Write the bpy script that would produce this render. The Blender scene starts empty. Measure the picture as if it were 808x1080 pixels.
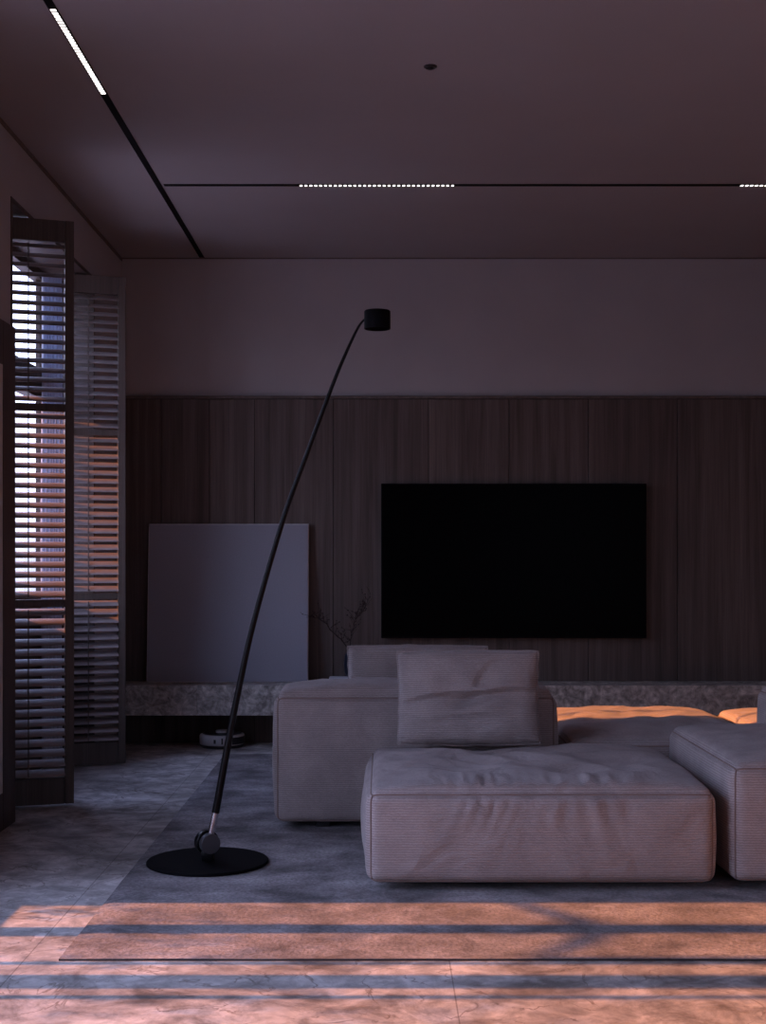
import bpy, bmesh, math, random
import numpy as np
from mathutils import Vector, Matrix, noise as mnoise

random.seed(7)
SC = bpy.context.scene
COL = SC.collection
F, HZ, CX, EYE = 1400.0, 590.0, 404.0, 1.15      # focal length / horizon / centre in px, eye height in m


def at(px, py, d):
    """world point at depth d seen at pixel (px, py)"""
    return Vector(((px - CX) * d / F, d, EYE - (py - HZ) * d / F))


# ------------------------------------------------------------------ materials
def nt(name):
    m = bpy.data.materials.new(name)
    m.use_nodes = True
    t = m.node_tree
    b = t.nodes['Principled BSDF']
    return m, t, b


def N(t, kind, **kw):
    n = t.nodes.new(kind)
    for k, v in kw.items():
        if k in n.inputs:
            n.inputs[k].default_value = v
        else:
            setattr(n, k, v)
    return n


def ramp(t, stops, src):
    n = t.nodes.new('ShaderNodeValToRGB')
    cr = n.color_ramp
    while len(cr.elements) < len(stops):
        cr.elements.new(0.5)
    for e, (p, c) in zip(cr.elements, stops):
        e.position = p
        e.color = (*c, 1) if len(c) == 3 else c
    t.links.new(src, n.inputs[0])
    return n


def coords(t, scale=(1, 1, 1), loc=(0, 0, 0)):
    c = t.nodes.new('ShaderNodeTexCoord')
    m = t.nodes.new('ShaderNodeMapping')
    m.inputs['Scale'].default_value = scale
    m.inputs['Location'].default_value = loc
    t.links.new(c.outputs['Object'], m.inputs['Vector'])
    return m.outputs['Vector']


def bump(t, b, src, strength, dist=0.01, prev=None):
    n = N(t, 'ShaderNodeBump', Strength=strength, Distance=dist)
    t.links.new(src, n.inputs['Height'])
    if prev:
        t.links.new(prev.outputs[0], n.inputs['Normal'])
    t.links.new(n.outputs[0], b.inputs['Normal'])
    return n


def mixc(t, a, b_, fac=None, blend='MIX', f=0.5):
    n = t.nodes.new('ShaderNodeMix')
    n.data_type = 'RGBA'
    n.blend_type = blend
    n.inputs[0].default_value = f
    for s, v in ((6, a), (7, b_)):
        if isinstance(v, tuple):
            n.inputs[s].default_value = (*v, 1)
        else:
            t.links.new(v, n.inputs[s])
    if fac is not None:
        t.links.new(fac, n.inputs[0])
    return n.outputs[2]


def plain(name, col, rough=0.6, metal=0.0, nscale=30, namt=0.12, bmp=0.0, spec=0.5):
    m, t, b = nt(name)
    v = coords(t)
    n = N(t, 'ShaderNodeTexNoise', Scale=nscale, Detail=4.0)
    t.links.new(v, n.inputs['Vector'])
    lo = tuple(c * (1 - namt) for c in col)
    hi = tuple(min(1, c * (1 + namt)) for c in col)
    r = ramp(t, [(0.3, lo), (0.7, hi)], n.outputs['Fac'])
    t.links.new(r.outputs[0], b.inputs['Base Color'])
    b.inputs['Roughness'].default_value = rough
    b.inputs['Metallic'].default_value = metal
    b.inputs['Specular IOR Level'].default_value = spec
    if bmp:
        bump(t, b, n.outputs['Fac'], bmp, 0.003)
    return m


def fabric(name, col, dark=0.80):
    m, t, b = nt(name)
    v = coords(t)
    nz = N(t, 'ShaderNodeTexNoise', Scale=9.0, Detail=3.0)
    t.links.new(v, nz.inputs['Vector'])
    # horizontal woven ribs, wobbling a little
    w = N(t, 'ShaderNodeTexWave', Scale=36.0, Distortion=2.8, Detail=4.0)
    w.inputs['Detail Scale'].default_value = 4.0
    w.wave_type = 'BANDS'
    w.bands_direction = 'Z'
    tcn = t.nodes.new('ShaderNodeTexCoord')
    sep = t.nodes.new('ShaderNodeSeparateXYZ')
    t.links.new(tcn.outputs['Normal'], sep.inputs[0])
    ab = t.nodes.new('ShaderNodeMath')
    ab.operation = 'ABSOLUTE'
    t.links.new(sep.outputs['Z'], ab.inputs[0])
    sel = ramp(t, [(0.62, (0, 0, 0)), (0.78, (1, 1, 1))], ab.outputs[0])
    rot = t.nodes.new('ShaderNodeMapping')
    rot.inputs['Rotation'].default_value = (math.pi / 2, 0, 0)
    t.links.new(v, rot.inputs['Vector'])
    cv_ = mixc(t, v, rot.outputs[0], fac=sel.outputs[0])
    t.links.new(cv_, w.inputs['Vector'])
    v2 = coords(t, (130, 130, 300))
    th = N(t, 'ShaderNodeTexNoise', Scale=1.0, Detail=2.0)
    t.links.new(v2, th.inputs['Vector'])
    mm = t.nodes.new('ShaderNodeMath')
    mm.operation = 'MULTIPLY'
    t.links.new(w.outputs['Fac'], mm.inputs[0])
    t.links.new(th.outputs['Fac'], mm.inputs[1])
    rr = ramp(t, [(0.05, tuple(c * dark for c in col)), (0.5, tuple(min(1, c * 1.12) for c in col))], mm.outputs[0])
    r2 = ramp(t, [(0.3, (0.86, 0.86, 0.86)), (0.7, (1.06, 1.06, 1.06))], nz.outputs['Fac'])
    c = mixc(t, rr.outputs[0], r2.outputs[0], blend='MULTIPLY', f=1.0)
    t.links.new(c, b.inputs['Base Color'])
    b.inputs['Roughness'].default_value = 0.95
    b.inputs['Specular IOR Level'].default_value = 0.15
    b.inputs['Sheen Weight'].default_value = 0.12
    b1 = bump(t, b, mm.outputs[0], 0.45, 0.005)
    # soft cloth rumple
    nr = N(t, 'ShaderNodeTexNoise', Scale=5.5, Detail=3.0, Distortion=0.6)
    t.links.new(v, nr.inputs['Vector'])
    bump(t, b, nr.outputs['Fac'], 0.45, 0.05, b1)
    return m


def wood(name, c0, c1, rough=0.55, xs=26, zs=0.7):
    m, t, b = nt(name)
    v = coords(t, (xs, xs, zs))
    n = N(t, 'ShaderNodeTexNoise', Scale=1.0, Detail=6.0, Roughness=0.62, Distortion=0.35)
    t.links.new(v, n.inputs['Vector'])
    v2 = coords(t, (1.6, 1.6, 0.15))
    n2 = N(t, 'ShaderNodeTexNoise', Scale=1.0, Detail=2.0)
    t.links.new(v2, n2.inputs['Vector'])
    v3 = coords(t, (xs * 6, xs * 6, zs * 4))
    n3 = N(t, 'ShaderNodeTexNoise', Scale=1.0, Detail=2.0)
    t.links.new(v3, n3.inputs['Vector'])
    r = ramp(t, [(0.32, c0), (0.68, c1)], n.outputs['Fac'])
    r2 = ramp(t, [(0.3, (0.75, 0.75, 0.75)), (0.7, (1.1, 1.1, 1.1))], n2.outputs['Fac'])
    r3 = ramp(t, [(0.35, (0.8, 0.8, 0.8)), (0.55, (1.05, 1.05, 1.05))], n3.outputs['Fac'])
    c = mixc(t, r.outputs[0], r2.outputs[0], blend='MULTIPLY', f=1.0)
    c = mixc(t, c, r3.outputs[0], blend='MULTIPLY', f=0.8)
    t.links.new(c, b.inputs['Base Color'])
    b.inputs['Roughness'].default_value = rough
    b.inputs['Specular IOR Level'].default_value = 0.35
    bump(t, b, n.outputs['Fac'], 0.15, 0.003)
    return m


def stone_floor():
    m, t, b = nt('floor_stone')
    v = coords(t)
    n1 = N(t, 'ShaderNodeTexNoise', Scale=1.3, Detail=8.0, Roughness=0.62, Distortion=0.8)
    n2 = N(t, 'ShaderNodeTexNoise', Scale=9.0, Detail=8.0, Roughness=0.7, Distortion=0.4)
    n3 = N(t, 'ShaderNodeTexNoise', Scale=2.3, Detail=5.0, Roughness=0.55, Distortion=1.6)
    for n in (n1, n2, n3):
        t.links.new(v, n.inputs['Vector'])
    base = ramp(t, [(0.34, (0.32, 0.295, 0.27)), (0.5, (0.58, 0.55, 0.52)), (0.66, (0.78, 0.755, 0.73))], n1.outputs['Fac'])
    grit = ramp(t, [(0.36, (0.45, 0.44, 0.43)), (0.58, (1.12, 1.12, 1.12))], n2.outputs['Fac'])
    c = mixc(t, base.outputs[0], grit.outputs[0], blend='MULTIPLY', f=0.9)
    # thin dark cracks where the warped noise crosses its middle
    n4 = N(t, 'ShaderNodeTexNoise', Scale=4.2, Detail=7.0, Roughness=0.68, Distortion=1.0)
    t.links.new(v, n4.inputs['Vector'])
    blot = ramp(t, [(0.36, (0.5, 0.48, 0.46)), (0.5, (0.95, 0.95, 0.95)), (0.64, (1.15, 1.15, 1.15))], n4.outputs['Fac'])
    c = mixc(t, c, blot.outputs[0], blend='MULTIPLY', f=1.0)
    vein = ramp(t, [(0.487, (1, 1, 1)), (0.5, (0.42, 0.38, 0.35)), (0.513, (1, 1, 1))], n3.outputs['Fac'])
    msk = ramp(t, [(0.44, (0, 0, 0)), (0.54, (1, 1, 1))], n2.outputs['Fac'])
    c2 = mixc(t, c, vein.outputs[0], blend='MULTIPLY', f=1.0)
    c = mixc(t, c, c2, fac=msk.outputs[0])
    bk = N(t, 'ShaderNodeTexBrick', Scale=1.0)
    bk.offset = 0.0
    bk.inputs['Brick Width'].default_value = 1.22
    bk.inputs['Row Height'].default_value = 2.44
    bk.inputs['Mortar Size'].default_value = 0.0022
    bk.inputs['Mortar Smooth'].default_value = 0.2
    bk.inputs['Color1'].default_value = (1, 1, 1, 1)
    bk.inputs['Color2'].default_value = (0.9, 0.9, 0.9, 1)
    bk.inputs['Mortar'].default_value = (0.55, 0.53, 0.51, 1)
    v2 = coords(t, (1, 1, 1), (1.03, -0.75, 0))
    t.links.new(v2, bk.inputs['Vector'])
    c = mixc(t, c, bk.outputs['Color'], blend='MULTIPLY', f=1.0)
    t.links.new(c, b.inputs['Base Color'])
    rr = ramp(t, [(0.3, (0.38,) * 3), (0.7, (0.62,) * 3)], n2.outputs['Fac'])
    t.links.new(rr.outputs[0], b.inputs['Roughness'])
    b.inputs['Specular IOR Level'].default_value = 0.35
    bump(t, b, n2.outputs['Fac'], 0.12, 0.006)
    return m


def ledge_stone():
    m, t, b = nt('ledge_stone')
    v = coords(t)
    n1 = N(t, 'ShaderNodeTexNoise', Scale=11.0, Detail=9.0, Roughness=0.75, Distortion=1.2)
    vo = N(t, 'ShaderNodeTexVoronoi', Scale=22.0)
    vo.inputs['Randomness'].default_value = 1.0
    n2 = N(t, 'ShaderNodeTexNoise', Scale=30.0, Detail=5.0)
    for n in (n1, n2, vo):
        t.links.new(v, n.inputs['Vector'])
    base = ramp(t, [(0.34, (0.17, 0.152, 0.132)), (0.5, (0.45, 0.415, 0.375)), (0.66, (0.76, 0.72, 0.66))], n1.outputs['Fac'])
    g = ramp(t, [(0.3, (0.55,) * 3), (0.62, (1.12,) * 3)], n2.outputs['Fac'])
    c = mixc(t, base.outputs[0], g.outputs[0], blend='MULTIPLY', f=0.9)
    vr = ramp(t, [(0.0, (0.7,) * 3), (0.5, (1.1,) * 3)], vo.outputs['Distance'])
    c = mixc(t, c, vr.outputs[0], blend='MULTIPLY', f=0.5)
    t.links.new(c, b.inputs['Base Color'])
    b.inputs['Roughness'].default_value = 0.6
    bump(t, b, n1.outputs['Fac'], 0.25, 0.01)
    return m


def rug_mat():
    m, t, b = nt('rug_pile')
    v = coords(t)
    n1 = N(t, 'ShaderNodeTexNoise', Scale=2.6, Detail=8.0, Roughness=0.7, Distortion=0.3)
    n2 = N(t, 'ShaderNodeTexNoise', Scale=85.0, Detail=3.0)
    v3 = coords(t, (4.5, 9, 1))
    n3 = N(t, 'ShaderNodeTexNoise', Scale=1.0, Detail=5.0)
    t.links.new(v, n1.inputs['Vector'])
    t.links.new(v, n2.inputs['Vector'])
    t.links.new(v3, n3.inputs['Vector'])
    base = ramp(t, [(0.38, (0.13, 0.118, 0.122)), (0.62, (0.40, 0.375, 0.38))], n1.outputs['Fac'])
    g = ramp(t, [(0.3, (0.6,) * 3), (0.65, (1.15,) * 3)], n2.outputs['Fac'])
    s = ramp(t, [(0.38, (0.72,) * 3), (0.62, (1.1,) * 3)], n3.outputs['Fac'])
    c = mixc(t, base.outputs[0], g.outputs[0], blend='MULTIPLY', f=0.9)
    c = mixc(t, c, s.outputs[0], blend='MULTIPLY', f=0.9)
    t.links.new(c, b.inputs['Base Color'])
    b.inputs['Roughness'].default_value = 0.95
    b.inputs['Specular IOR Level'].default_value = 0.1
    b.inputs['Sheen Weight'].default_value = 0.1
    bump(t, b, n2.outputs['Fac'], 0.6, 0.006)
    return m


def glass_mat():
    m, t, b = nt('window_glass')
    t.nodes.remove(b)
    out = t.nodes['Material Output']
    tr = N(t, 'ShaderNodeBsdfTransparent')
    tr.inputs[0].default_value = (0.97, 0.98, 0.99, 1)
    gl = N(t, 'ShaderNodeBsdfGlossy')
    gl.inputs['Roughness'].default_value = 0.02
    lw = N(t, 'ShaderNodeLayerWeight', Blend=0.5)
    pw = N(t, 'ShaderNodeMath', operation='POWER')
    pw.inputs[1].default_value = 5.0
    t.links.new(lw.outputs['Facing'], pw.inputs[0])
    fr = N(t, 'ShaderNodeMath', operation='MULTIPLY_ADD')
    fr.inputs[1].default_value = 0.8
    fr.inputs[2].default_value = 0.03
    t.links.new(pw.outputs[0], fr.inputs[0])
    mx = N(t, 'ShaderNodeMixShader')
    t.links.new(fr.outputs[0], mx.inputs[0])
    t.links.new(tr.outputs[0], mx.inputs[1])
    t.links.new(gl.outputs[0], mx.inputs[2])
    t.links.new(mx.outputs[0], out.inputs[0])
    return m


def emit(name, col, s):
    m, t, b = nt(name)
    b.inputs['Base Color'].default_value = (0.8, 0.8, 0.8, 1)
    b.inputs['Emission Color'].default_value = (*col, 1)
    b.inputs['Emission Strength'].default_value = s
    return m


M = {}
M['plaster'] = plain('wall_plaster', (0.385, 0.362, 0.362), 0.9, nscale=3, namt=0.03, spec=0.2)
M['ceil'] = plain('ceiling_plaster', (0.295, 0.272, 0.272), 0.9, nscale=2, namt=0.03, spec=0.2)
M['gap'] = plain('shadow_gap_strip', (0.13, 0.10, 0.088), 0.8)
M['groove'] = plain('panel_groove', (0.03, 0.024, 0.02), 0.8)
M['panel'] = wood('wall_panel_wood', (0.072, 0.054, 0.046), (0.145, 0.112, 0.097))
M['cap'] = wood('panel_cap_wood', (0.10, 0.08, 0.068), (0.16, 0.13, 0.115), zs=26)
M['shut'] = wood('shutter_wood', (0.085, 0.066, 0.056), (0.125, 0.10, 0.086), 0.5)
M['slat'] = plain('slat_paint', (0.28, 0.236, 0.228), 0.45, nscale=14, namt=0.1)
M['frame'] = wood('dark_frame_wood', (0.05, 0.033, 0.026), (0.09, 0.062, 0.05), 0.5)
M['floor'] = stone_floor()
M['ledge'] = ledge_stone()
M['rug'] = rug_mat()
M['rugedge'] = plain('rug_binding', (0.06, 0.055, 0.055), 0.95)
M['fabric'] = fabric('sofa_fabric', (0.43, 0.37, 0.355))
M['fabric2'] = fabric('cushion_fabric', (0.42, 0.365, 0.35))
M['piping'] = plain('piping_fabric', (0.27, 0.195, 0.17), 0.95)
M['black'] = plain('black_metal', (0.004, 0.004, 0.005), 0.35, 0.0, namt=0.05, spec=0.18)
M['matteblack'] = plain('matte_black_metal', (0.003, 0.003, 0.004), 0.6, 0.0, namt=0.05, spec=0.08)
M['track'] = plain('track_black', (0.004, 0.004, 0.005), 0.8, namt=0.05, spec=0.1)
M['grey_metal'] = plain('dark_grey_metal', (0.07, 0.07, 0.078), 0.45, 0.3, namt=0.05)
M['chrome'] = plain('brushed_chrome', (0.62, 0.62, 0.65), 0.25, 1.0, namt=0.04)
M['screen'] = plain('tv_screen', (0.0015, 0.0015, 0.002), 0.3, namt=0.02, spec=0.03)
M['canvas'] = plain('canvas_paint', (0.29, 0.295, 0.335), 0.85, nscale=140, namt=0.05, bmp=0.2, spec=0.2)
M['canvas_edge'] = plain('canvas_edge', (0.50, 0.49, 0.50), 0.7)
M['pale'] = plain('pale_panel', (0.5, 0.46, 0.45), 0.6, nscale=4, namt=0.04)
M['white_plastic'] = plain('white_plastic', (0.50, 0.48, 0.47), 0.4, namt=0.03)
M['dark_plastic'] = plain('dark_plastic', (0.02, 0.02, 0.022), 0.4, namt=0.05)
M['vase'] = plain('vase_glaze', (0.012, 0.016, 0.03), 0.3, namt=0.1)
M['twig'] = plain('twig_bark', (0.03, 0.017, 0.015), 0.9, nscale=60, namt=0.3)
M['book'] = plain('book_cover', (0.55, 0.55, 0.60), 0.6, namt=0.03)
M['paper'] = plain('book_paper', (0.6, 0.58, 0.54), 0.9, nscale=200, namt=0.1)
M['glass'] = glass_mat()
M['led'] = emit('led_lens', (1.0, 0.93, 0.90), 3.0)
M['ground'] = plain('outside_paving', (0.5, 0.5, 0.5), 0.9)
M['render'] = plain('sun_blocker_render', (0.35, 0.34, 0.34), 0.9)
M['bark'] = plain('tree_bark', (0.09, 0.065, 0.05), 0.9, nscale=20, namt=0.3)
M['leaf'] = plain('tree_leaf', (0.06, 0.10, 0.035), 0.7, namt=0.3)
M['curtain'] = plain('curtain_cloth', (0.50, 0.51, 0.56), 0.95, namt=0.05)
_t = M['curtain'].node_tree
_tl = N(_t, 'ShaderNodeBsdfTranslucent')
_tl.inputs[0].default_value = (.22, .30, .48, 1)
_mx = N(_t, 'ShaderNodeMixShader')
_mx.inputs[0].default_value = .4
_t.links.new(_t.nodes['Principled BSDF'].outputs[0], _mx.inputs[1])
_t.links.new(_tl.outputs[0], _mx.inputs[2])
_t.links.new(_mx.outputs[0], _t.nodes['Material Output'].inputs[0])


# ------------------------------------------------------------------ builders
def link(name, me, parent=None):
    o = bpy.data.objects.new(name, me)
    COL.objects.link(o)
    if parent:
        o.parent = parent
    return o


def finish(name, bm, mat, parent=None, smooth=False, loc=None):
    bmesh.ops.recalc_face_normals(bm, faces=bm.faces)
    me = bpy.data.meshes.new(name)
    bm.to_mesh(me)
    bm.free()
    for m in (mat if isinstance(mat, (list, tuple)) else [mat]):
        me.materials.append(m)
    if smooth:
        for p in me.polygons:
            p.use_smooth = True
        if smooth == 'auto':
            me.set_sharp_from_angle(angle=math.radians(40))
    o = link(name, me, parent)
    if loc is not None:
        o.location = loc
    return o


def box(bm, x0, x1, y0, y1, z0, z1, bev=0.0, mi=0, mtx=None):
    vs = [bm.verts.new((x, y, z)) for z in (z0, z1) for y in (y0, y1) for x in (x0, x1)]
    if mtx:
        for v in vs:
            v.co = mtx @ v.co
    q = [(0, 2, 3, 1), (4, 5, 7, 6), (0, 1, 5, 4), (2, 6, 7, 3), (0, 4, 6, 2), (1, 3, 7, 5)]
    fs = [bm.faces.new([vs[i] for i in f]) for f in q]
    for f in fs:
        f.material_index = mi
    if bev:
        es = list({e for f in fs for e in f.edges})
        bmesh.ops.bevel(bm, geom=es, offset=bev, segments=2, profile=0.5, affect='EDGES')
    return fs


def bx(*a, **k):
    bm = bmesh.new()
    box(bm, *a, **k)
    return bm


def tube(bm, pts, rad, seg=10, cap=True, mi=0):
    pts = [Vector(p) for p in pts]
    n = len(pts)
    if not hasattr(rad, '__len__'):
        rad = [rad] * n
    tang = []
    for i in range(n):
        a = pts[max(0, i - 1)]
        b = pts[min(n - 1, i + 1)]
        tang.append((b - a).normalized())
    ref = Vector((0, 0, 1)) if abs(tang[0].z) < 0.9 else Vector((0, 1, 0))
    u = tang[0].cross(ref).normalized()
    rings = []
    for i in range(n):
        u = (u - tang[i] * u.dot(tang[i])).normalized()
        w = tang[i].cross(u)
        rings.append([bm.verts.new(pts[i] + (u * math.cos(2 * math.pi * k / seg) + w * math.sin(2 * math.pi * k / seg)) * rad[i])
                      for k in range(seg)])
    for i in range(n - 1):
        for k in range(seg):
            f = bm.faces.new((rings[i][k], rings[i][(k + 1) % seg], rings[i + 1][(k + 1) % seg], rings[i + 1][k]))
            f.material_index = mi
    if cap:
        bm.faces.new(rings[0][::-1]).material_index = mi
        bm.faces.new(rings[-1]).material_index = mi


def lathe(bm, prof, seg=40, mtx=None, a0=0.0, a1=2 * math.pi, cap=True):
    """profile of (r, z) swept about z"""
    full = abs(a1 - a0 - 2 * math.pi) < 1e-6
    cnt = seg if full else seg + 1
    rings = []
    for r, z in prof:
        rings.append([bm.verts.new((r * math.cos(a0 + (a1 - a0) * k / seg), r * math.sin(a0 + (a1 - a0) * k / seg), z)) for k in range(cnt)])
    if mtx:
        for rg in rings:
            for v in rg:
                v.co = mtx @ v.co
    for i in range(len(prof) - 1):
        for k in range(seg):
            k2 = (k + 1) % cnt
            bm.faces.new((rings[i][k], rings[i][k2], rings[i + 1][k2], rings[i + 1][k]))
    if cap and full:
        bm.faces.new(rings[0][::-1])
        bm.faces.new(rings[-1])


def tag(o, label, cat, group=None):
    o['label'] = label
    o['category'] = cat
    if group:
        o['group'] = group
    return o


def struct(o, label=None):
    o['kind'] = 'structure'
    if label:
        o['label'] = label
    return o


def empty(name, loc, label, cat, rz=0.0, group=None):
    o = bpy.data.objects.new(name, None)
    o.empty_display_size = 0.1
    COL.objects.link(o)
    o.location = loc
    o.rotation_euler = (0, 0, rz)
    return tag(o, label, cat, group)


def copy_tree(o, parent=None):
    c = o.copy()
    COL.objects.link(c)
    c.parent = parent
    for ch in list(o.children):
        copy_tree(ch, c)
    return c


# ------------------------------------------------------------------ room shell
XL, XR, YB, YF, ZC = -1.646, 3.3, 8.35, -1.3, 3.046
XO = -1.96                                   # outer face of the left wall
W1 = (2.0, 4.42, 0.17, 2.75)                 # window 1: y0, y1, z0, z1
W2 = (5.864, 7.56, 0.0, 2.755)               # opening with the shutters

struct(finish('floor', bx(XO, XR + .2, YF - .2, YB + .2, -0.12, 0.0), M['floor']), 'worn grey veined stone tile floor')
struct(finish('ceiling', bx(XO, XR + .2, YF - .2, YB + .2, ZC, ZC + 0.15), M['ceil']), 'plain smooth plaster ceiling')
struct(finish('wall_back', bx(XO, XR + .2, YB, YB + .2, 0, ZC), M['plaster']), 'plaster back wall above the wood panelling')
struct(finish('wall_right', bx(XR, XR + .2, YF, YB, 0, ZC), M['plaster']))
W3 = (1.9, 2.8, 0.9, 2.50)                 # window behind the camera: x0, x1, z0, z1
bm = bmesh.new()
box(bm, XO, W3[0], YF - .2, YF, 0, ZC)
box(bm, W3[1], XR + .2, YF - .2, YF, 0, ZC)
box(bm, W3[0], W3[1], YF - .2, YF, 0, W3[2])
box(bm, W3[0], W3[1], YF - .2, YF, W3[3], ZC)
struct(finish('wall_front', bm, M['plaster']))
bm = bmesh.new()
box(bm, XO, XL, YF, W1[0], 0, ZC)
box(bm, XO, XL, W1[0], W1[1], 0, W1[2])
box(bm, XO, XL, W1[0], W1[1], W1[3], ZC)
box(bm, XO, XL, W1[1], W2[0], 0, ZC)
box(bm, XO, XL, W2[0], W2[1], W2[3], ZC)
box(bm, XO, XL, W2[1], YB, 0, ZC)
struct(finish('wall_left', bm, M['plaster']), 'plaster left wall with the shuttered opening')

# reveal lining of the shuttered opening, dark wood
bm = bmesh.new()
t_ = 0.022
box(bm, XO, XL + .004, W2[0], W2[0] + t_, 0, W2[3])
box(bm, XO, XL + .004, W2[1] - t_, W2[1], 0, W2[3])
box(bm, XO, XL + .004, W2[0] + t_, W2[1] - t_, W2[3] - t_, W2[3])
struct(finish('trim_1', bm, M['frame']), 'dark wood lining of the shuttered opening')
# shadow gaps under the ceiling, their shade painted as dark strips
struct(finish('trim_2', bx(XL, XL + .006, YF, YB, ZC - .020, ZC), M['gap']), 'dark strip painted as a shadow gap between left wall and ceiling')
struct(finish('trim_3', bx(XL + .006, XR, YB - .006, YB, ZC - .007, ZC), M['gap']), 'thin dark strip painted as a shadow gap between back wall and ceiling')

# wood panelling of the back wall: boards with grooves
ZP = 2.175
YP = YB - 0.03
xs = [XL]
for px in (170, 221, 268.5, 351.5, 452, 537, 620.5, 714.5):
    xs.append((px - CX) * YP / F)
xs += [2.42, 2.97, XR]
bm = bmesh.new()
for a, b in zip(xs[:-1], xs[1:]):
    box(bm, a + .0018, b - .0018, YP, YB - .012, 0, ZP - .022, bev=0.0015)
box(bm, XL, XR, YB - .012, YB - .001, 0, ZP - .022, mi=1)
struct(finish('trim_4', bm, [M['panel'], M['groove']]), 'dark walnut panelling of vertical boards on the back wall')
struct(finish('trim_5', bx(XL, XR, YP - .006, YB - .001, ZP - .017, ZP, bev=.002), M['cap']), 'slim wood cap rail on top of the panelling')
struct(finish('trim_6', bx(XL, XR, YP + .004, YB - .001, ZP - .022, ZP - .017), M['groove']), 'dark groove under the cap rail')

# ------------------------------------------------------------------ windows
XG = -1.90
w1 = bpy.data.objects.new('window_1', None)
COL.objects.link(w1)
w1.location = (XG, W1[0], 0)
struct(w1, 'left window beside the front of the room')
bm = bmesh.new()
y0, y1, z0, z1 = W1
for a, b in ((0, .05), (4.05 - y0, 4.15 - y0), (3.765 - y0, 3.795 - y0), (3.555 - y0, 3.675 - y0), (3.472 - y0, 3.502 - y0),
             (2.75 - y0, 2.85 - y0), (y1 - y0 - .012, y1 - y0)):
    box(bm, -.03, .03, a, b, z0, z1)
box(bm, -.03, .03, 0, y1 - y0, z0, z0 + .01)
box(bm, -.03, .03, 0, y1 - y0, z1 - .05, z1)
finish('window_frame', bm, M['frame'], w1)
finish('pane', bx(-.003, .003, .01, y1 - y0 - .01, z0 + .005, z1 - .01), M['glass'], w1)

w2 = bpy.data.objects.new('window_2', None)
COL.objects.link(w2)
w2.location = (XG, W2[0], 0)
struct(w2, 'window behind the louvred shutters')
bm = bmesh.new()
L = W2[1] - W2[0]
sill = 0.955
for a, b in ((.022, .24), (.555, .58), (1.442, 1.457), (L - .05, L - .022)):
    box(bm, -.012, .012, a, b, 0, W2[3] - .022)
box(bm, -.03, .03, .022, L - .022, sill - .04, sill)
box(bm, -.03, .03, .022, L - .022, 2.03, 2.19)
box(bm, -.03, .03, .022, L - .022, W2[3] - .07, W2[3] - .022)
finish('window_frame', bm, M['frame'], w2)
finish('pane', bx(-.003, .003, .03, L - .03, sill - .01, W2[3] - .03), M['glass'], w2)
finish('lower_panel', bx(-.02, .02, .03, L - .03, 0, sill - .02), M['frame'], w2)

w3 = bpy.data.objects.new('window_3', None)
COL.objects.link(w3)
w3.location = (0, YF - .1, 0)
struct(w3, 'small window behind the camera')
bm = bmesh.new()
for a in (W3[0], 2.32, W3[1] - .06):
    box(bm, a, a + .06, -.03, .03, W3[2], W3[3])
box(bm, W3[0], W3[1], -.03, .03, W3[2], W3[2] + .06)
box(bm, W3[0], W3[1], -.03, .03, W3[3] - .06, W3[3])
finish('window_frame', bm, M['frame'], w3)
finish('pane', bx(W3[0] + .02, W3[1] - .02, -.003, .003, W3[2] + .02, W3[3] - .02), M['glass'], w3)

# outside
struct(finish('ground', bx(-14, XO, -6, 16, -0.2, -0.12), M['ground']))
bm = bmesh.new()  # unseen beam on posts, added to cut the upper sun at the shuttered window
box(bm, -7.2, -7.0, 4.6, 8.45, 4.06, 4.85)
box(bm, -7.2, -7.0, 4.6, 4.75, -.12, 4.06)
box(bm, -7.2, -7.0, 8.3, 8.45, -.12, 4.06)
struct(finish('sun_blocker', bm, M['render']), 'unseen beam on posts, added to block high sun at the shuttered window')

# gathered curtain in the far corner of the shuttered window
bm = bmesh.new()
prev = None
for i in range(61):
    s = i / 60
    y = 7.17 + .12 * s + .010 * math.sin(s * 2 * math.pi * 6)
    x = -1.845 + .075 * s + .010 * math.cos(s * 2 * math.pi * 6)
    row = [bm.verts.new((x + .004 * math.sin(zz * 3 + s * 9), y, zz)) for zz in np.linspace(0.03, 2.70, 12)]
    if prev:
        for k in range(11):
            bm.faces.new((prev[k], row[k], row[k + 1], prev[k + 1]))
    prev = row
cu = finish('curtain', bm, M['curtain'], smooth=True)
tag(cu, 'grey gathered curtain seen through the louvres of the front shutter', 'curtain')


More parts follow.
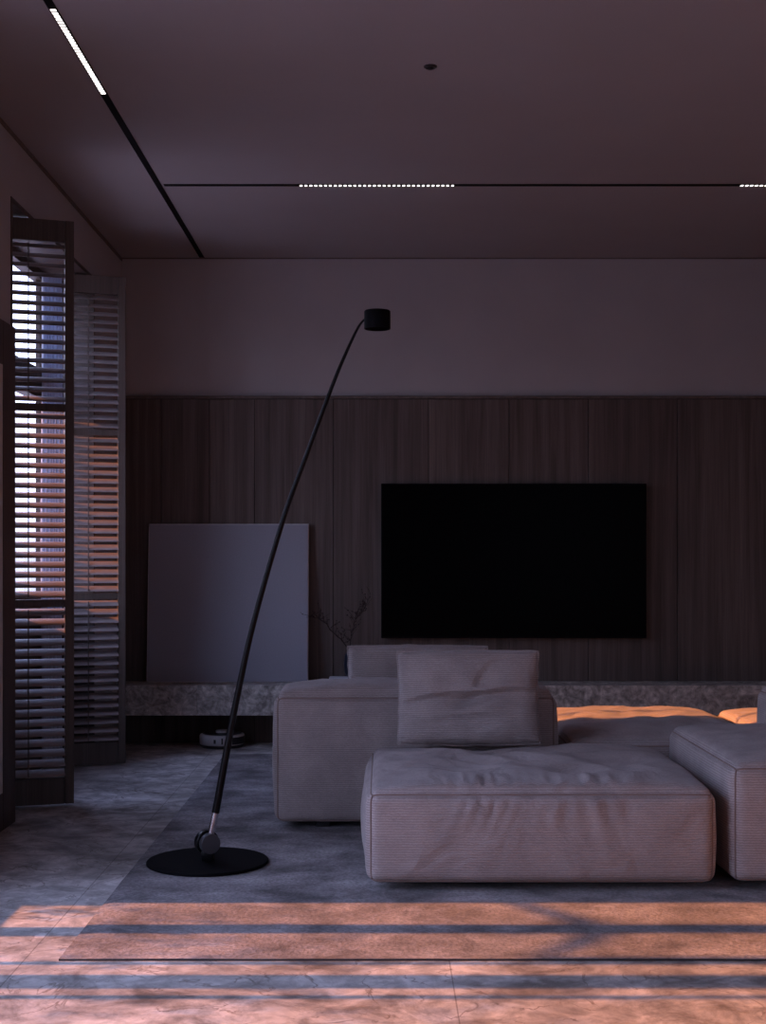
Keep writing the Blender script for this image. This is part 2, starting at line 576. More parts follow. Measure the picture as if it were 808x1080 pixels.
# ------------------------------------------------------------------ louvred shutters
def make_shutter(loc, rz, wd, label):
    r = empty('louvred_shutter', loc, label, 'shutter', rz, 'louvred shutters at the left opening')
    H, ST, TH = 2.715, .042, .034
    rails = [(0, .122), (.917, .952), (1.826, 1.861), (2.615, H)]
    for a in (0, wd - ST):
        finish('stile', bx(a, a + ST, -TH / 2, TH / 2, 0, H, bev=.003), M['shut'], r)
    for a, b in rails:
        finish('rail', bx(ST, wd - ST, -TH / 2 + .003, TH / 2 - .003, a, b, bev=.002), M['shut'], r)
    pitch = .0456
    for (a, b), (c, d) in zip(rails[:-1], rails[1:]):
        n = int(round((c - b) / pitch))
        p = (c - b) / n
        bm = bmesh.new()
        rod = bmesh.new()
        for k in range(n):
            zc = b + p * (k + .5)
            # elliptical slat, front edge tipped down
            ph = math.radians(27)
            prof = []
            for q in range(12):
                an = 2 * math.pi * q / 12
                yy, zz = 0.031 * math.cos(an), .006 * math.sin(an)
                prof.append((yy * math.cos(ph) - zz * math.sin(ph), yy * math.sin(ph) + zz * math.cos(ph)))
            v0 = [bm.verts.new((ST - .002, y, zc + z)) for y, z in prof]
            v1 = [bm.verts.new((wd - ST + .002, y, zc + z)) for y, z in prof]
            for q in range(12):
                bm.faces.new((v0[q], v0[(q + 1) % 12], v1[(q + 1) % 12], v1[q]))
            bm.faces.new(v0)
            bm.faces.new(v1[::-1])
        finish('louvres', bm, M['slat'], r, smooth='auto')
        finish('tilt_rod', bx(wd * .375, wd * .375 + .005, -.031, -.026, b + .012, c - .012), M['shut'], r)
    return r


make_shutter((-1.765, 6.105, .012), math.atan2(.10, .31), .335, 'front louvred wood shutter, nearer the camera, overlapping the one behind')
make_shutter((-1.76, 7.325, .012), math.atan2(.11, .31), .335, 'rear louvred wood shutter, farther one standing beside the panelled wall')

# tall framed panel on the left wall
fr = empty('wall_mirror', (XL, 5.28, .001), 'tall dark wood framed pale panel on left wall, cut by photo edge', 'mirror')
bm = bmesh.new()
Y0, Y1, ZH = -.53, .535, 2.164
for a in ((Y0, Y0 + .19, 0, ZH), (Y1 - .19, Y1, 0, ZH), (Y0 + .19, Y1 - .19, 0, .16), (Y0 + .19, Y1 - .19, ZH - .19, ZH)):
    box(bm, 0.001, .036, a[0], a[1], a[2], a[3], bev=.003)
finish('frame', bm, M['frame'], fr)
finish('panel', bx(.002, .034, Y0 + .18, Y1 - .18, .15, ZH - .18), M['pale'], fr)

# ------------------------------------------------------------------ stone ledge and what stands on it
YL0, ZL0, ZL1 = 8.03, .205, .387
bm = bmesh.new()
cuts = [XL + .002, (208 - CX) * YL0 / F, (455 - CX) * YL0 / F, (705 - CX) * YL0 / F, XR - .002]
for a, b in zip(cuts[:-1], cuts[1:]):
    box(bm, a + .0006, b - .0006, YL0, YP - .001, ZL0, ZL1, bev=.003)
tag(finish('stone_ledge', bm, M['ledge']), 'long mottled grey stone ledge running under the panelled back wall', 'shelf')

# leaning canvas
x0, x1 = (154.5 - CX) * 8.2 / F, (325 - CX) * 8.2 / F
cv = empty('leaning_canvas', ((x0 + x1) / 2, 8.195, ZL1 + .0032), 'large blank grey canvas leaning on the wall atop the stone ledge', 'painting')
w_, h_ = x1 - x0, .985
tilt = Matrix.Rotation(-math.radians(4.6), 4, 'X')
finish('stretcher_frame', bx(-w_ / 2, w_ / 2, 0.004, .032, 0.0, h_, bev=.002, mtx=None), M['canvas_edge'], cv).matrix_local = tilt
finish('canvas', bx(-w_ / 2 + .006, w_ / 2 - .006, 0, .006, .006, h_ - .006), M['canvas'], cv).matrix_local = tilt

# television
tx0, tx1 = (402 - CX) * 8.26 / F, (682 - CX) * 8.26 / F
tz0, tz1 = EYE - (673 - HZ) * 8.26 / F, EYE - (510 - HZ) * 8.26 / F
tv = empty('television', ((tx0 + tx1) / 2, YP, tz0), 'large flat black television mounted on the wood panelled wall', 'television')
hw, th_ = (tx1 - tx0) / 2, tz1 - tz0
bm = bmesh.new()
box(bm, -hw, hw, -.06, -.03, 0, th_, bev=.003)
box(bm, -hw * .6, hw * .6, -.03, 0.0, .15, th_ - .15)
finish('casing', bm, M['matteblack'], tv)
finish('screen', bx(-hw + .008, hw - .008, -.0625, -.059, .012, th_ - .008), M['screen'], tv)

# book, vase, branches
bk = empty('book', at(369, 714, 8.14) * 1.0, 'pale flat book lying on the stone ledge under the dark vase', 'book')
bk.location.z = ZL1 + .001
finish('cover', bx(-.125, .125, -.07, .07, 0, .006, bev=.001), M['book'], bk)
finish('cover', bx(-.125, .125, -.07, .07, .034, .040, bev=.001), M['book'], bk)
finish('pages', bx(-.122, .12, -.066, .066, .006, .034), M['paper'], bk)
vz = ZL1 + .042
bm = bmesh.new()
lathe(bm, [(.025, 0), (.05, .004), (.062, .03), (.066, .08), (.060, .13), (.045, .165), (.034, .18), (.036, .192),
           (.028, .192), (.027, .178), (.04, .160), (.054, .12), (.05, .03), (.02, .012)], 36)
va = finish('vase', bm, M['vase'], smooth='auto', loc=(at(374, 700, 8.14).x, 8.14, vz))
tag(va, 'dark glazed vase on the pale book, half hidden by the back cushion', 'vase')


def branch(name, pix, d, label, seed, rad=.0036, dens=1.0):
    rnd = random.Random(seed)
    bm = bmesh.new()
    base = Vector((va.location.x + rnd.uniform(-.008, .008), 8.14, vz + .03))
    pts = [base] + [at(px, py, d + dd) for px, py, dd in pix]
    fine = []
    for i in range(len(pts) - 1):                   # wavy resampling of the stem
        for k in range(4):
            p = pts[i].lerp(pts[i + 1], k / 4)
            if i > 0:
                p += Vector((rnd.uniform(-1, 1), rnd.uniform(-1, 1), rnd.uniform(-1, 1))) * .004
            fine.append(p)
    fine.append(pts[-1])
    tube(bm, fine, [rad * (1 - .7 * i / len(fine)) for i in range(len(fine))], 6)
    for i in range(6, len(fine) - 1):
        for _ in range(2 if rnd.random() < .6 * dens else 1):
            a = fine[i]
            dirn = Vector((rnd.uniform(-1, 1), rnd.uniform(-.8, .5), rnd.uniform(.1, 1.1))).normalized()
            ln = rnd.uniform(.04, .10)
            seq = [a]
            for k in range(4):
                dirn = (dirn + Vector((rnd.uniform(-.5, .5), rnd.uniform(-.3, .3), rnd.uniform(-.2, .4)))).normalized()
                q_ = seq[-1] + dirn * ln / 4
                q_.y = min(q_.y, YP - .03)
                seq.append(q_)
            tube(bm, seq, [.0017, .0015, .0013, .0011, .0008], 5)
            for q in seq[1:]:
                if rnd.random() < .6:               # buds
                    bmesh.ops.create_icosphere(bm, subdivisions=1, radius=rnd.uniform(.003, .0055), matrix=Matrix.Translation(q))
    o = finish(name, bm, M['twig'], smooth=True)
    return tag(o, label, 'branch', 'twigs in the dark vase')


branch('dry_branch', [(367, 683, 0), (357, 672, 0), (348, 664, -.01), (342, 656, 0), (334, 652, .0), (323, 651, -.02)], 8.14,
       'dark budded twig in the vase, arching left toward the canvas', 3)
branch('dry_branch', [(368.5, 682, 0), (371, 668, .01), (374, 655, .02), (379, 648, .02), (385, 641, .02), (388, 631, .01)], 8.14,
       'dark budded twig in the vase, rising upright beside the television', 5, dens=1.6)

# robot vacuum under the ledge
rv = empty('robot_vacuum', (at(234, 790, 8.15).x, 8.165, 0), 'small white and black robot vacuum on the floor under the stone ledge', 'robot vacuum')
R_ = .138
bm = bmesh.new()
lathe(bm, [(R_ - .012, .012), (R_ - .002, .02), (R_, .028), (R_, .07), (R_ - .004, .078), (R_ - .02, .082), (.02, .083)], 48)
finish('body', bm, M['white_plastic'], rv, smooth='auto')
bm = bmesh.new()
lathe(bm, [(.05, 0), (R_ - .012, .0), (R_ - .004, .008), (R_ - .004, .02), (.05, .02)], 48)
finish('base', bm, M['dark_plastic'], rv, smooth='auto')
bm = bmesh.new()
lathe(bm, [(.005, .0832), (R_ - .018, .0832), (R_ - .022, .087), (.005, .087)], 48)
finish('lid', bm, M['dark_plastic'], rv, smooth='auto')
bm = bmesh.new()
lathe(bm, [(.04, .087), (.04, .098), (.036, .102), (.004, .102)], 32)
finish('sensor_turret', bm, M['white_plastic'], rv, smooth='auto')
for ang, ww, z_a, z_b in ((-1.78, .05, .034, .058), (-1.45, .035, .03, .066)):
    bm = bmesh.new()
    lathe(bm, [(R_ + .0008, z_a), (R_ + .0008, z_b), (R_ - .003, z_b), (R_ - .003, z_a)], 4, a0=ang - ww, a1=ang + ww)
    finish('sensor_slot', bm, M['dark_plastic'], rv)
bm = bmesh.new()
lathe(bm, [(R_ + .001, .026), (R_ + .001, .068), (R_ - .003, .068), (R_ - .003, .026)], 14, a0=-1.0, a1=-.1)
finish('bumper_window', bm, M['dark_plastic'], rv, smooth='auto')

# ------------------------------------------------------------------ rug
RX0, RX1, RY0, RY1, RT = -.928, 2.95, 3.80, 7.80, .010
bm = bmesh.new()
nx, ny = 90, 80
grid = []
for j in range(ny + 1):
    row = []
    for i in range(nx + 1):
        x = RX0 + (RX1 - RX0) * i / nx
        y = RY0 + (RY1 - RY0) * j / ny
        e = min(i, nx - i, j, ny - j)
        if e == 0:
            x += .002 * mnoise.noise(Vector((x * 9, y * 9, 0)))
        row.append(bm.verts.new((x, y, RT - (.002 if e == 0 else 0) - .0012 - .0012 * mnoise.noise(Vector((x * 4, y * 4, 3))))))
    grid.append(row)
for j in range(ny):
    for i in range(nx):
        bm.faces.new((grid[j][i], grid[j][i + 1], grid[j + 1][i + 1], grid[j + 1][i]))
ring = [grid[0][i] for i in range(nx + 1)] + [grid[j][nx] for j in range(1, ny + 1)] + \
       [grid[ny][i] for i in range(nx - 1, -1, -1)] + [grid[j][0] for j in range(ny - 1, 0, -1)]
low = [bm.verts.new((v.co.x, v.co.y, 0.0005)) for v in ring]
for k in range(len(ring)):
    k2 = (k + 1) % len(ring)
    bm.faces.new((ring[k], low[k], low[k2], ring[k2])).material_index = 1
tag(finish('rug', bm, [M['rug'], M['rugedge']], smooth='auto'), 'large grey low pile rug lying under the sofa and floor lamp', 'rug')


# ------------------------------------------------------------------ upholstery
class Soft:
    """a padded block: rounded box with bulging faces; local origin at the bottom centre"""

    def __init__(s, w, d, h, r=.038, bul=(.022, .02, .05), rumple=.006, pucks=(), dimples=(), seed=0, p=.55):
        s.a, s.b, s.c, s.r = w / 2, d / 2, h / 2, r
        s.bul, s.rumple, s.pucks, s.dimples, s.seed, s.p = bul, rumple, pucks, dimples, seed, p

    def f(s, x, y, z):
        a, b, c, r = s.a, s.b, s.c, s.r
        u, v, w = x / a, y / b, z / c
        q = Vector((max(-a + r, min(a - r, x)), max(-b + r, min(b - r, y)), max(-c + r, min(c - r, z))))
        dl = Vector((x, y, z)) - q
        p = q + dl.normalized() * r if dl.length > 1e-9 else q
        g = lambda t: max(0.0, 1 - t * t) ** s.p
        bxx, byy, bzz = s.bul
        p.x += bxx * u * g(v) * g(w)
        p.y += byy * v * g(u) * g(w)
        if w > 0:
            p.z += bzz * w * (g(u) * g(v)) ** .62
        # rumple, strongest on the top
        nv = Vector((x * 3.2 + s.seed * 7.1, y * 3.2, z * 3.2))
        k = s.rumple
        top = max(0.0, w) ** 3 * g(u) * g(v)
        p.z += k * 1.9 * top * mnoise.noise(nv)
        ridg = 1 - abs(mnoise.noise(nv * 1.9 + Vector((5, 2, 1)))) * 2
        p.z += k * .9 * top * ridg
        p.y -= k * .7 * max(0.0, -v) ** 3 * g(u) * g(w) * mnoise.noise(nv * 1.5)
        p.x += k * .7 * u * abs(u) ** 2 * g(v) * g(w) * mnoise.noise(nv * 1.4 + Vector((9, 0, 0)))
        for cx_, sp, amp, wl, slant in s.pucks:       # pulled puckers across the front top seam
            en = math.exp(-((x - cx_) / sp) ** 2)
            if en > .01:
                sn = math.sin(2 * math.pi * (x + slant * (c - z) + .012 * mnoise.noise(Vector((z * 9, x * 4, 1)))) / wl)
                fr_ = max(0.0, -v) ** 8
                dn = math.exp(-((c - z) / .105) ** 2) * (1 - math.exp(-((c - z) / .035) ** 2))
                p.y -= amp * en * sn * fr_ * dn
                tp = max(0.0, w) ** 8
                bk_ = math.exp(-((y + b) / .14) ** 2) * (1 - math.exp(-((y + b) / .04) ** 2))
                p.z += amp * en * sn * tp * bk_
        for dx, dy, rad, dep in s.dimples:
            e2 = ((x - dx) ** 2 + ((y - dy)) ** 2) / rad ** 2
            p.z -= dep * math.exp(-e2) * max(0.0, w) ** 4
        return Vector((p.x, p.y, p.z + c))

    def mesh(s, step=.02):
        a, b, c = s.a, s.b, s.c
        bm = bmesh.new()

        def ax(h):
            n = max(6, int(2 * h / step))
            t = np.linspace(-1, 1, n + 1)
            core = t * (h - s.r)
            ed = [h - s.r * k for k in (0, .33, .66)]
            return [-e for e in ed] + list(core) + ed[::-1]
        X, Y, Z = ax(a), ax(b), ax(c)
        cache = {}

        def V(x, y, z):
            k = (round(x, 5), round(y, 5), round(z, 5))
            if k not in cache:
                cache[k] = bm.verts.new(s.f(x, y, z))
            return cache[k]

        def face(P, Q, fn):
            for i in range(len(P) - 1):
                for j in range(len(Q) - 1):
                    vs = [V(*fn(P[i], Q[j])), V(*fn(P[i + 1], Q[j])), V(*fn(P[i + 1], Q[j + 1])), V(*fn(P[i], Q[j + 1]))]
                    if len(set(vs)) == 4:
                        try:
                            bm.faces.new(vs)
                        except ValueError:
                            pass
        for sg in (-1, 1):
            face(X, Y, lambda p, q: (p, q, sg * c))
            face(X, Z, lambda p, q: (p, sg * b, q))
            face(Y, Z, lambda p, q: (sg * a, p, q))
        return bm

    def seams(s, rad=.003, off=.0012):
        a, b, c = s.a, s.b, s.c
        bm = bmesh.new()
        segs = []
        for sy in (-1, 1):
            segs += [((-a, sy * b, c), (a, sy * b, c)), ((-a, sy * b, -c), (a, sy * b, -c)),
                     ((-a, sy * b, -c), (-a, sy * b, c)), ((a, sy * b, -c), (a, sy * b, c))]
        for sx in (-1, 1):
            segs.append(((sx * a, -b, c), (sx * a, b, c)))
        for p0, p1 in segs:
            p0, p1 = Vector(p0), Vector(p1)
            n = max(8, int((p1 - p0).length / .02))
            pts = []
            for i in range(n + 1):
                p = p0.lerp(p1, i / n)
                q = s.f(*p)
                out = Vector((p.x / a if abs(abs(p.x) - a) < 1e-6 else 0, p.y / b if abs(abs(p.y) - b) < 1e-6 else 0,
                              p.z / c if abs(abs(p.z) - c) < 1e-6 else 0)).normalized()
                pts.append(q + out * off)
            tube(bm, pts, rad, 6)
        return bm


def sofa_piece(name, x0, x1, y0, y1, z1, label, cat='sofa', **kw):
    lift = .035
    S = Soft(x1 - x0, y1 - y0, z1 - lift, **kw)
    r = empty(name, ((x0 + x1) / 2, (y0 + y1) / 2, RT), label, cat, group='modules of the modular sofa')
    o = finish('upholstery', S.mesh(), M['fabric'], r, smooth=True)
    o.location.z = lift - RT
    p = finish('piping', S.seams(), M['piping'], o, smooth=True)
    w, d = (x1 - x0) / 2, (y1 - y0) / 2
    for sx in (-1, 1):
        for sy in (-1, 1):
            fx, fy = sx * (w - .2), sy * (d - min(.26, d * .5))
            finish('foot', bx(fx - .03, fx + .03, fy - .03, fy + .03, 0, lift + .004 - RT, bev=.003), M['dark_plastic'], r)
    return r


random.seed(3)


def dimp(w, d, n, rad=.075, dep=.020):
    return [(random.uniform(-w * .4, w * .38), random.uniform(-d * .3, d * .35), rad * random.uniform(.7, 1.4), dep * random.uniform(.6, 1.2)) for _ in range(n)]


YA = 4.55
sofa_piece('sofa_module', -.052, 1.142, YA, 5.565, .352, 'low greige ribbed sofa seat module in front, carrying the square cushion',
           bul=(.028, .022, .052), rumple=.013, seed=1, dimples=dimp(1.2, 1.0, 12) + [(-.19, .40, .24, .026)],
           pucks=[(-.20, .13, .015, .047, .38), (.06, .07, .009, .055, .3), (.20, .10, .012, .075, -.25)])
sofa_piece('sofa_module', 1.205, 2.40, YA + .02, 5.60, .438, 'taller greige ribbed sofa module at right edge, beside the low front seat',
           bul=(.022, .02, .048), rumple=.009, seed=2, dimples=dimp(1.2, 1.0, 9))
sofa_piece('sofa_module', -.456, .732, 5.61, 5.945, .572, 'tall greige sofa backrest block behind the front cushion, left of the seats',
           bul=(.022, .016, .062), rumple=.009, seed=4)
sofa_piece('sofa_module', -.456, .732, 5.985, 6.96, .36, 'sofa seat module behind the tall left backrest, facing the television',
           bul=(.02, .012, .055), rumple=.008, seed=5, dimples=dimp(1.2, .9, 6) + [(.02, -.39, .3, .034)])
sofa_piece('sofa_module', 0.785, 1.645, 5.66, 6.88, .362, 'sofa seat module behind the front seat, striped with orange sunlight',
           bul=(.018, .018, .058), rumple=.014, seed=6, dimples=dimp(.83, 1.2, 10, .06, .012))
sofa_piece('sofa_module', 1.70, 2.85, 6.04, 6.80, .362, 'farthest sunlit sofa seat module at right, behind the short backrest',
           bul=(.02, .012, .058), rumple=.010, seed=8, dimples=dimp(1.2, .9, 6))
sofa_piece('sofa_module', 1.69, 2.85, 5.67, 6.00, .567, 'right sofa backrest block, only its pale left edge showing at photo edge',
           bul=(.02, .016, .05), rumple=.006, seed=9)


def pillow(name, W, H, T, loc, tilt, rz, label, seed, creases):
    S_n, S_m = 64, 46
    bm = bmesh.new()
    layers = []

    def pt(u, v, side):
        g = (max(0, 1 - u * u) ** .42) * (max(0, 1 - v * v) ** .42)
        th = T / 2 * g * (1.0 + .18 * -v)
        x = W / 2 * u * (1 - .022 * (1 - v * v)) + .003 * mnoise.noise(Vector((v * 5 + seed, u, 2))) * abs(u) ** 3
        z = H / 2 * v * (1 + .025 * (1 - u * u)) + .004 * mnoise.noise(Vector((u * 4 + seed, v, 5))) * abs(v) ** 3
        n = mnoise.noise(Vector((u * 2.2 + seed, v * 2.2, side)))
        cr = 0
        for (ua, va_, ub, vb, amp, wd) in creases:
            dx, dy = ub - ua, vb - va_
            tt = max(0, min(1, ((u - ua) * dx + (v - va_) * dy) / (dx * dx + dy * dy)))
            cx_, cy_ = ua + dx * tt, va_ + dy * tt + .05 * math.sin(tt * math.pi)
            d2 = (u - cx_) ** 2 + ((v - cy_) * 1.0) ** 2
            sgn = (v - cy_)
            cr += amp * math.exp(-d2 / wd ** 2) * (math.tanh(sgn / .035) * .65 - .3)
        return Vector((x, side * (th + (.011 * n + (cr if side < 0 else 0)) * g), z + H / 2))
    for side in (-1, 1):
        layers.append([[bm.verts.new(pt(-1 + 2 * i / S_n, -1 + 2 * j / S_m, side)) for i in range(S_n + 1)] for j in range(S_m + 1)])
    for L_ in layers:
        for j in range(S_m):
            for i in range(S_n):
                bm.faces.new((L_[j][i], L_[j][i + 1], L_[j + 1][i + 1], L_[j + 1][i]))
    bmesh.ops.remove_doubles(bm, verts=bm.verts, dist=1e-5)
    e = empty(name, loc, label, 'cushion', rz, 'loose cushions on the sofa')
    o = finish('cover', bm, M['fabric2'], e, smooth=True)
    o.rotation_euler = (-tilt, 0, 0)
    bm = bmesh.new()
    loop = []
    K = 40
    for k in range(K):
        loop.append(pt(-1 + 2 * k / K, -1, -1))
    for k in range(K):
        loop.append(pt(1, -1 + 2 * k / K, -1))
    for k in range(K):
        loop.append(pt(1 - 2 * k / K, 1, -1))
    for k in range(K + 1):
        loop.append(pt(-1, 1 - 2 * k / K, -1))
    tube(bm, [Vector((p.x, 0, p.z)) for p in loop], .0045, 6)
    finish('piping', bm, M['fabric2'], o, smooth=True)
    return e


pillow('cushion', .585, .378, .18, (.353, 5.44, .394), .16, .03, 'square greige cushion with creases standing on the front seat module', 2,
       [(-.85, -.08, .0, .08, .026, .20), (-.15, -.02, .95, .16, .028, .18), (-.2, -.15, .55, .22, .010, .12), (.05, .2, .5, .9, .016, .22), (-.6, -.5, .2, -.4, .010, .2)])
pillow('cushion', .64, .345, .18, (.157, 6.085, .408), -.07, 0, 'wide greige cushion peeking over the tall left backrest, before the vase', 6,
       [(-.2, .6, .3, .9, .008, .1)])

# ------------------------------------------------------------------ floor lamp
LD = 4.99
lp = empty('floor_lamp', (at(219, 910, LD).x, LD, RT), 'tall black leaning floor lamp with round flat base on the rug', 'floor lamp')
O_ = Vector(lp.location)
bm = bmesh.new()
lathe(bm, [(.01, .0), (.225, 0.0), (.228, .002), (.228, .008), (.225, .011), (.01, .011)], 72)
finish('base', bm, M['matteblack'], lp, smooth='auto')
# pivot: a drum with horizontal axis, turned a little to the right, on a short saddle
pv = Vector((.003, 0, .075))
ax_ = Matrix.Rotation(math.radians(28), 4, 'Z') @ Matrix.Rotation(math.radians(90), 4, 'X')
bm = bmesh.new()
lathe(bm, [(.006, -.035), (.042, -.035), (.045, -.032), (.045, -.006), (.042, -.003), (.006, -.003)], 40,
      mtx=Matrix.Translation(pv) @ ax_)
box(bm, -.022, .022, -.022, .022, .010, .05, bev=.006)
finish('pivot_bracket', bm, M['black'], lp, smooth='auto')
bm = bmesh.new()
lathe(bm, [(.006, .0), (.036, .0), (.038, .003), (.038, .026), (.036, .029), (.003, .029)], 40, mtx=Matrix.Translation(pv) @ ax_)
kn = finish('pivot_knob', bm, M['grey_metal'], lp, smooth='auto')
kn['label'] = 'dark grey round tension knob'
pole_px = [(227.3, 857), (238.3, 797), (250.3, 734), (268.5, 652.5), (298.5, 548.5), (324, 478), (350.5, 407), (365.5, 371), (378, 345), (386, 335.5)]
P = [at(px, py, LD) - O_ for px, py in pole_px]


def smooth_path(P, k=10):
    out = []
    for i in range(len(P) - 1):
        p0, p1, p2, p3 = P[max(0, i - 1)], P[i], P[i + 1], P[min(len(P) - 1, i + 2)]
        for j in range(k):
            t = j / k
            out.append(.5 * ((2 * p1) + (-p0 + p2) * t + (2 * p0 - 5 * p1 + 4 * p2 - p3) * t * t + (-p0 + 3 * p1 - 3 * p2 + p3) * t ** 3))
    out.append(P[-1])
    return out


sp = smooth_path(P)
bm = bmesh.new()
tube(bm, sp, [.0148 - .0106 * min(1, (i / len(sp)) * 1.08) for i in range(len(sp))], 14)
finish('pole', bm, M['black'], lp, smooth='auto')
bm = bmesh.new()
q0, q1 = at(220.8, 888, LD) - O_, P[0]
tube(bm, [q0, q0.lerp(q1, .5), q1 + (q1 - q0) * .01], [.0125, .0125, .0125], 20)
fe = finish('ferrule', bm, M['chrome'], lp, smooth='auto')
fe['label'] = 'polished chrome sleeve at the foot of the pole'
hc = at(398, 337.3, LD) - O_
bm = bmesh.new()
lathe(bm, [(.004, .034), (.047, .034), (.0495, .031), (.0495, -.034), (.0475, -.035), (.0455, -.033), (.0455, -.012), (.004, -.012)], 48,
      mtx=Matrix.Translation(hc))
hd = finish('lamp_head', bm, M['matteblack'], lp, smooth='auto')
bm = bmesh.new()
lathe(bm, [(.004, -.0135), (.044, -.0135), (.044, -.0165), (.004, -.0165)], 40, mtx=Matrix.Translation(hc))
finish('lens', bm, M['dark_plastic'], hd, smooth='auto')

# ------------------------------------------------------------------ ceiling track lights
TX = (213.5 - CX) * YB / F
TYc = (ZC - EYE) * F / (HZ - 195)


def rail(name, x0, x1, y0, y1, label):
    r = empty(name, ((x0 + x1) / 2, (y0 + y1) / 2, ZC), label, 'ceiling track')
    a, b = (x1 - x0) / 2, (y1 - y0) / 2
    bm = bmesh.new()
    box(bm, -a, a, -b, b, -.002, -.0003)
    if a > b:
        box(bm, -a, a, -b, -b + .003, -.0034, -.002)
        box(bm, -a, a, b - .003, b, -.0034, -.002)
    else:
        box(bm, -a, -a + .003, -b, b, -.0034, -.002)
        box(bm, a - .003, a, -b, b, -.0034, -.002)
    finish('channel', bm, M['track'], r)
    return r


TW = .030
rail('ceiling_track', TX - TW / 2, TX + TW / 2, YF + .01, YB - .02, 'long black recessed ceiling track running toward the back wall')
rail('ceiling_track', TX + TW / 2 + .012, XR - .01, TYc - TW / 2, TYc + TW / 2, 'black recessed ceiling track running crosswise parallel to the back wall')


def led_bar(loc, L_, rz, label):
    r = empty('linear_spotlight', loc, label, 'ceiling light', rz, 'linear lights in the ceiling tracks')
    n = 32
    bm = bmesh.new()
    w = TW / 2 - .0035
    box(bm, -L_ / 2, L_ / 2, -w, w, -.0033, -.0021)
    finish('housing', bm, M['track'], r)
    bm = bmesh.new()
    p = L_ / n
    for k in range(n):
        c = -L_ / 2 + p * (k + .5)
        box(bm, c - p * .25, c + p * .25, -w + .002, w - .002, -.0050, -.0033)
    le = finish('lens_row', bm, M['led'], r)
    le['label'] = 'row of small glowing square lenses'
    return r


def cy(py):
    return (ZC - EYE) * F / (HZ - py)


l0 = led_bar((TX, (cy(98.5) + cy(8)) / 2, ZC), cy(98.5) - cy(8), math.pi / 2, 'lit linear light in the long lengthwise track, upper left of ceiling')
xa, xb = (315 - CX) * TYc / F, (480 - CX) * TYc / F
l1 = led_bar(((xa + xb) / 2, TYc, ZC), xb - xa, 0, 'lit linear light in the crosswise track, the one above the lamp and television')
l2 = copy_tree(l1)
xc = (780 - CX) * TYc / F
l2.location.x = xc + (xb - xa) / 2
l2['label'] = 'lit linear light in the crosswise track, cut by right photo edge'

# small recessed ceiling detector
bm = bmesh.new()
lathe(bm, [(.012, 0), (.025, 0), (.025, -.004), (.020, -.007), (.014, -.006), (.012, -.003), (.0105, -.012), (.003, -.014)], 28)
sp_ = finish('ceiling_sprinkler', bm, M['dark_plastic'], smooth='auto', loc=((454 - CX) * cy(70) / F, cy(70), ZC))
tag(sp_, 'tiny round dark sprinkler head set in the bare ceiling', 'sprinkler')

# ------------------------------------------------------------------ tree outside (throws the branch shadows)
TE = .38


def sunpt(px, py, X):
    d = EYE * F / (py - HZ)
    xf = (px - CX) * d / F
    return Vector((X, d, (xf - X) * TE))


XT = -2.75
tr = empty('garden_tree', (XT, 2.3, -.12), 'slender leafy tree outside the left window', 'tree')
O2 = Vector(tr.location)
bm = bmesh.new()
tube(bm, [Vector((0, 0, 0)), Vector((.03, .03, .6)), Vector((-.02, .0, 1.3)), Vector((.02, .05, 2.1)), Vector((0, .02, 3.0))],
     [.07, .06, .05, .04, .02], 10)
finish('trunk', bm, M['bark'], tr, smooth=True)
bm = bmesh.new()
c1, c2, c3 = sunpt(562, 958, XT) - O2, sunpt(640, 985, XT) - O2, sunpt(575, 1014, XT) - O2
hi = c3 + Vector((0, 0, .75))
tube(bm, [Vector((0, 0, 1.9)), hi + Vector((0, -.7, .15)), hi, c3 + Vector((0, 0, .3)), c3, c3.lerp(c2, .5) + Vector((0, 0, .01)), c2], [.03, .026, .024, .022, .021, .021, .020], 8)
tube(bm, [c3.lerp(c2, .9), c2, c2.lerp(c1, .5) + Vector((0, 0, .008)), c1, c1 + Vector((0, .3, -.06))], [.018, .020, .019, .016, .006], 8)
finish('branch', bm, M['bark'], tr, smooth=True)
bm = bmesh.new()
rnd = random.Random(11)
for cpx, cpy, n, sx, sz in ((235, 985, 110, .28, .06), (215, 1060, 40, .15, .10), (40, 962, 45, .05, .05), (650, 985, 16, .12, .05), (450, 1065, 40, .12, .10), (20, 1000, 16, .3, .04)):
    c = sunpt(cpx, cpy, XT) - O2
    for _ in range(n):
        p = c + Vector((rnd.gauss(0, .15), rnd.gauss(0, sx), rnd.gauss(0, sz)))
        a = Vector((rnd.uniform(-1, 1), rnd.uniform(-1, 1), rnd.uniform(-1, 1))).normalized() * rnd.uniform(.014, .026)
        b = a.orthogonal().normalized() * a.length * .45
        vs = [bm.verts.new(p + q) for q in (-a, b, a, -b)]
        bm.faces.new(vs)
lf = finish('foliage', bm, M['leaf'], tr)
lf['kind'] = 'stuff'

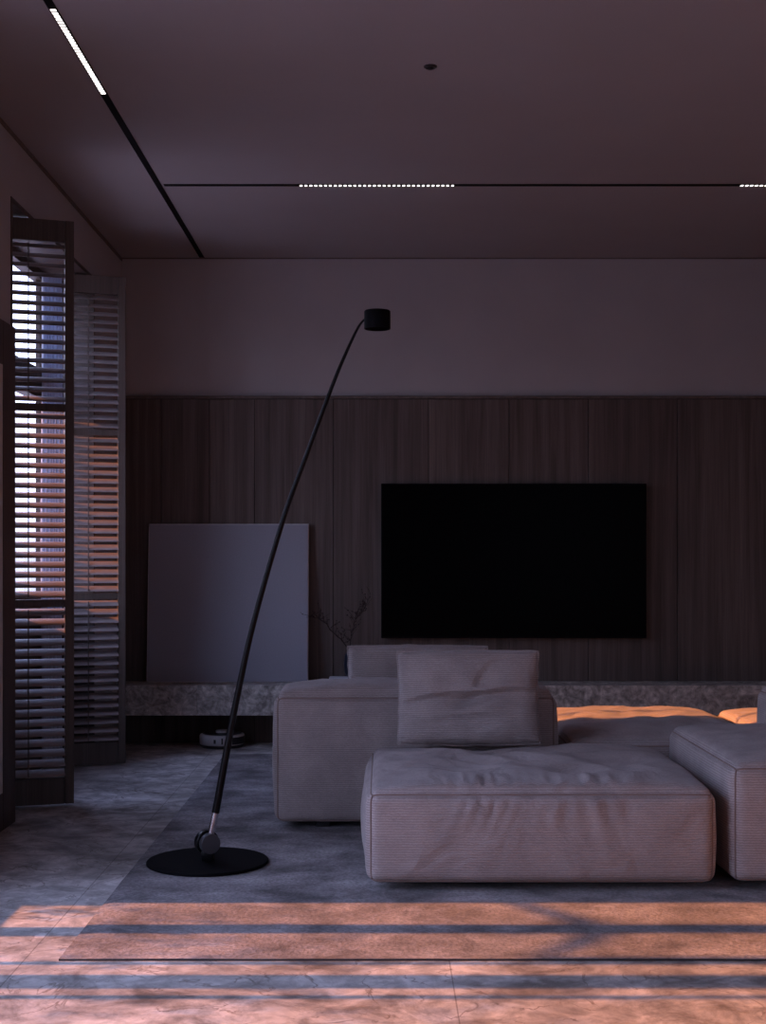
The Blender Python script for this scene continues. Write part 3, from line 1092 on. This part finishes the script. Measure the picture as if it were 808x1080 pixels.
# ------------------------------------------------------------------ light
wd = bpy.data.worlds.new('World')
SC.world = wd
wd.use_nodes = True
t = wd.node_tree
bg = t.nodes['Background']
tc = t.nodes.new('ShaderNodeTexCoord')
sx = t.nodes.new('ShaderNodeSeparateXYZ')
t.links.new(tc.outputs['Generated'], sx.inputs[0])
r = ramp(t, [(0.0, (0.30, 0.31, 0.42)), (0.06, (0.74, 0.76, 1.06)), (0.4, (0.79, 0.89, 1.44)), (1.0, (0.47, 0.60, 1.15))], sx.outputs['Z'])
t.links.new(r.outputs[0], bg.inputs['Color'])
bg.inputs['Strength'].default_value = 4.7

sun = bpy.data.lights.new('low_sun', 'SUN')
sun.energy = 10.5
sun.color = (1.0, 0.34, 0.10)
sun.angle = math.radians(0.8)
so = bpy.data.objects.new('low_sun', sun)
COL.objects.link(so)
so.location = (-6, 4, 4)
so.rotation_euler = Vector((1, 0, -TE)).to_track_quat('-Z', 'Y').to_euler()

L_ = bpy.data.lights.new('portal_camera_side', 'AREA')
L_.shape = 'RECTANGLE'
L_.size = W3[1] - W3[0]
L_.size_y = W3[3] - W3[2]
L_.cycles.is_portal = True
o = bpy.data.objects.new('portal_camera_side', L_)
COL.objects.link(o)
o.location = ((W3[0] + W3[1]) / 2, YF - .23, (W3[2] + W3[3]) / 2)
o.rotation_euler = (math.pi / 2, 0, 0)
for nm, (ya, yb, za, zb) in (('portal_front', (W1[0], W1[1], W1[2], W1[3])), ('portal_back', (W2[0], W2[1], sill, W2[3]))):
    L_ = bpy.data.lights.new(nm, 'AREA')
    L_.shape = 'RECTANGLE'
    L_.size = zb - za
    L_.size_y = yb - ya
    L_.cycles.is_portal = True
    o = bpy.data.objects.new(nm, L_)
    COL.objects.link(o)
    o.location = (XO - .03, (ya + yb) / 2, (za + zb) / 2)
    o.rotation_euler = (0, -math.pi / 2, 0)

# ------------------------------------------------------------------ camera
cam = bpy.data.cameras.new('camera')
cam.lens = F / 1080 * 36
cam.sensor_width = 36
cam.shift_y = (HZ - 540) / 1080
cam.clip_start = .05
co = bpy.data.objects.new('camera', cam)
COL.objects.link(co)
co.location = (0, 0, EYE)
co.rotation_euler = (math.pi / 2, 0, 0)
SC.camera = co

SC.view_settings.view_transform = 'Standard'
SC.view_settings.look = 'None'
SC.view_settings.exposure = 0.0
SC.cycles.max_bounces = 10
SC.cycles.diffuse_bounces = 6
SC.cycles.transparent_max_bounces = 12
SC.cycles.sample_clamp_indirect = 4.0
SC.cycles.caustics_reflective = False
SC.cycles.caustics_refractive = False
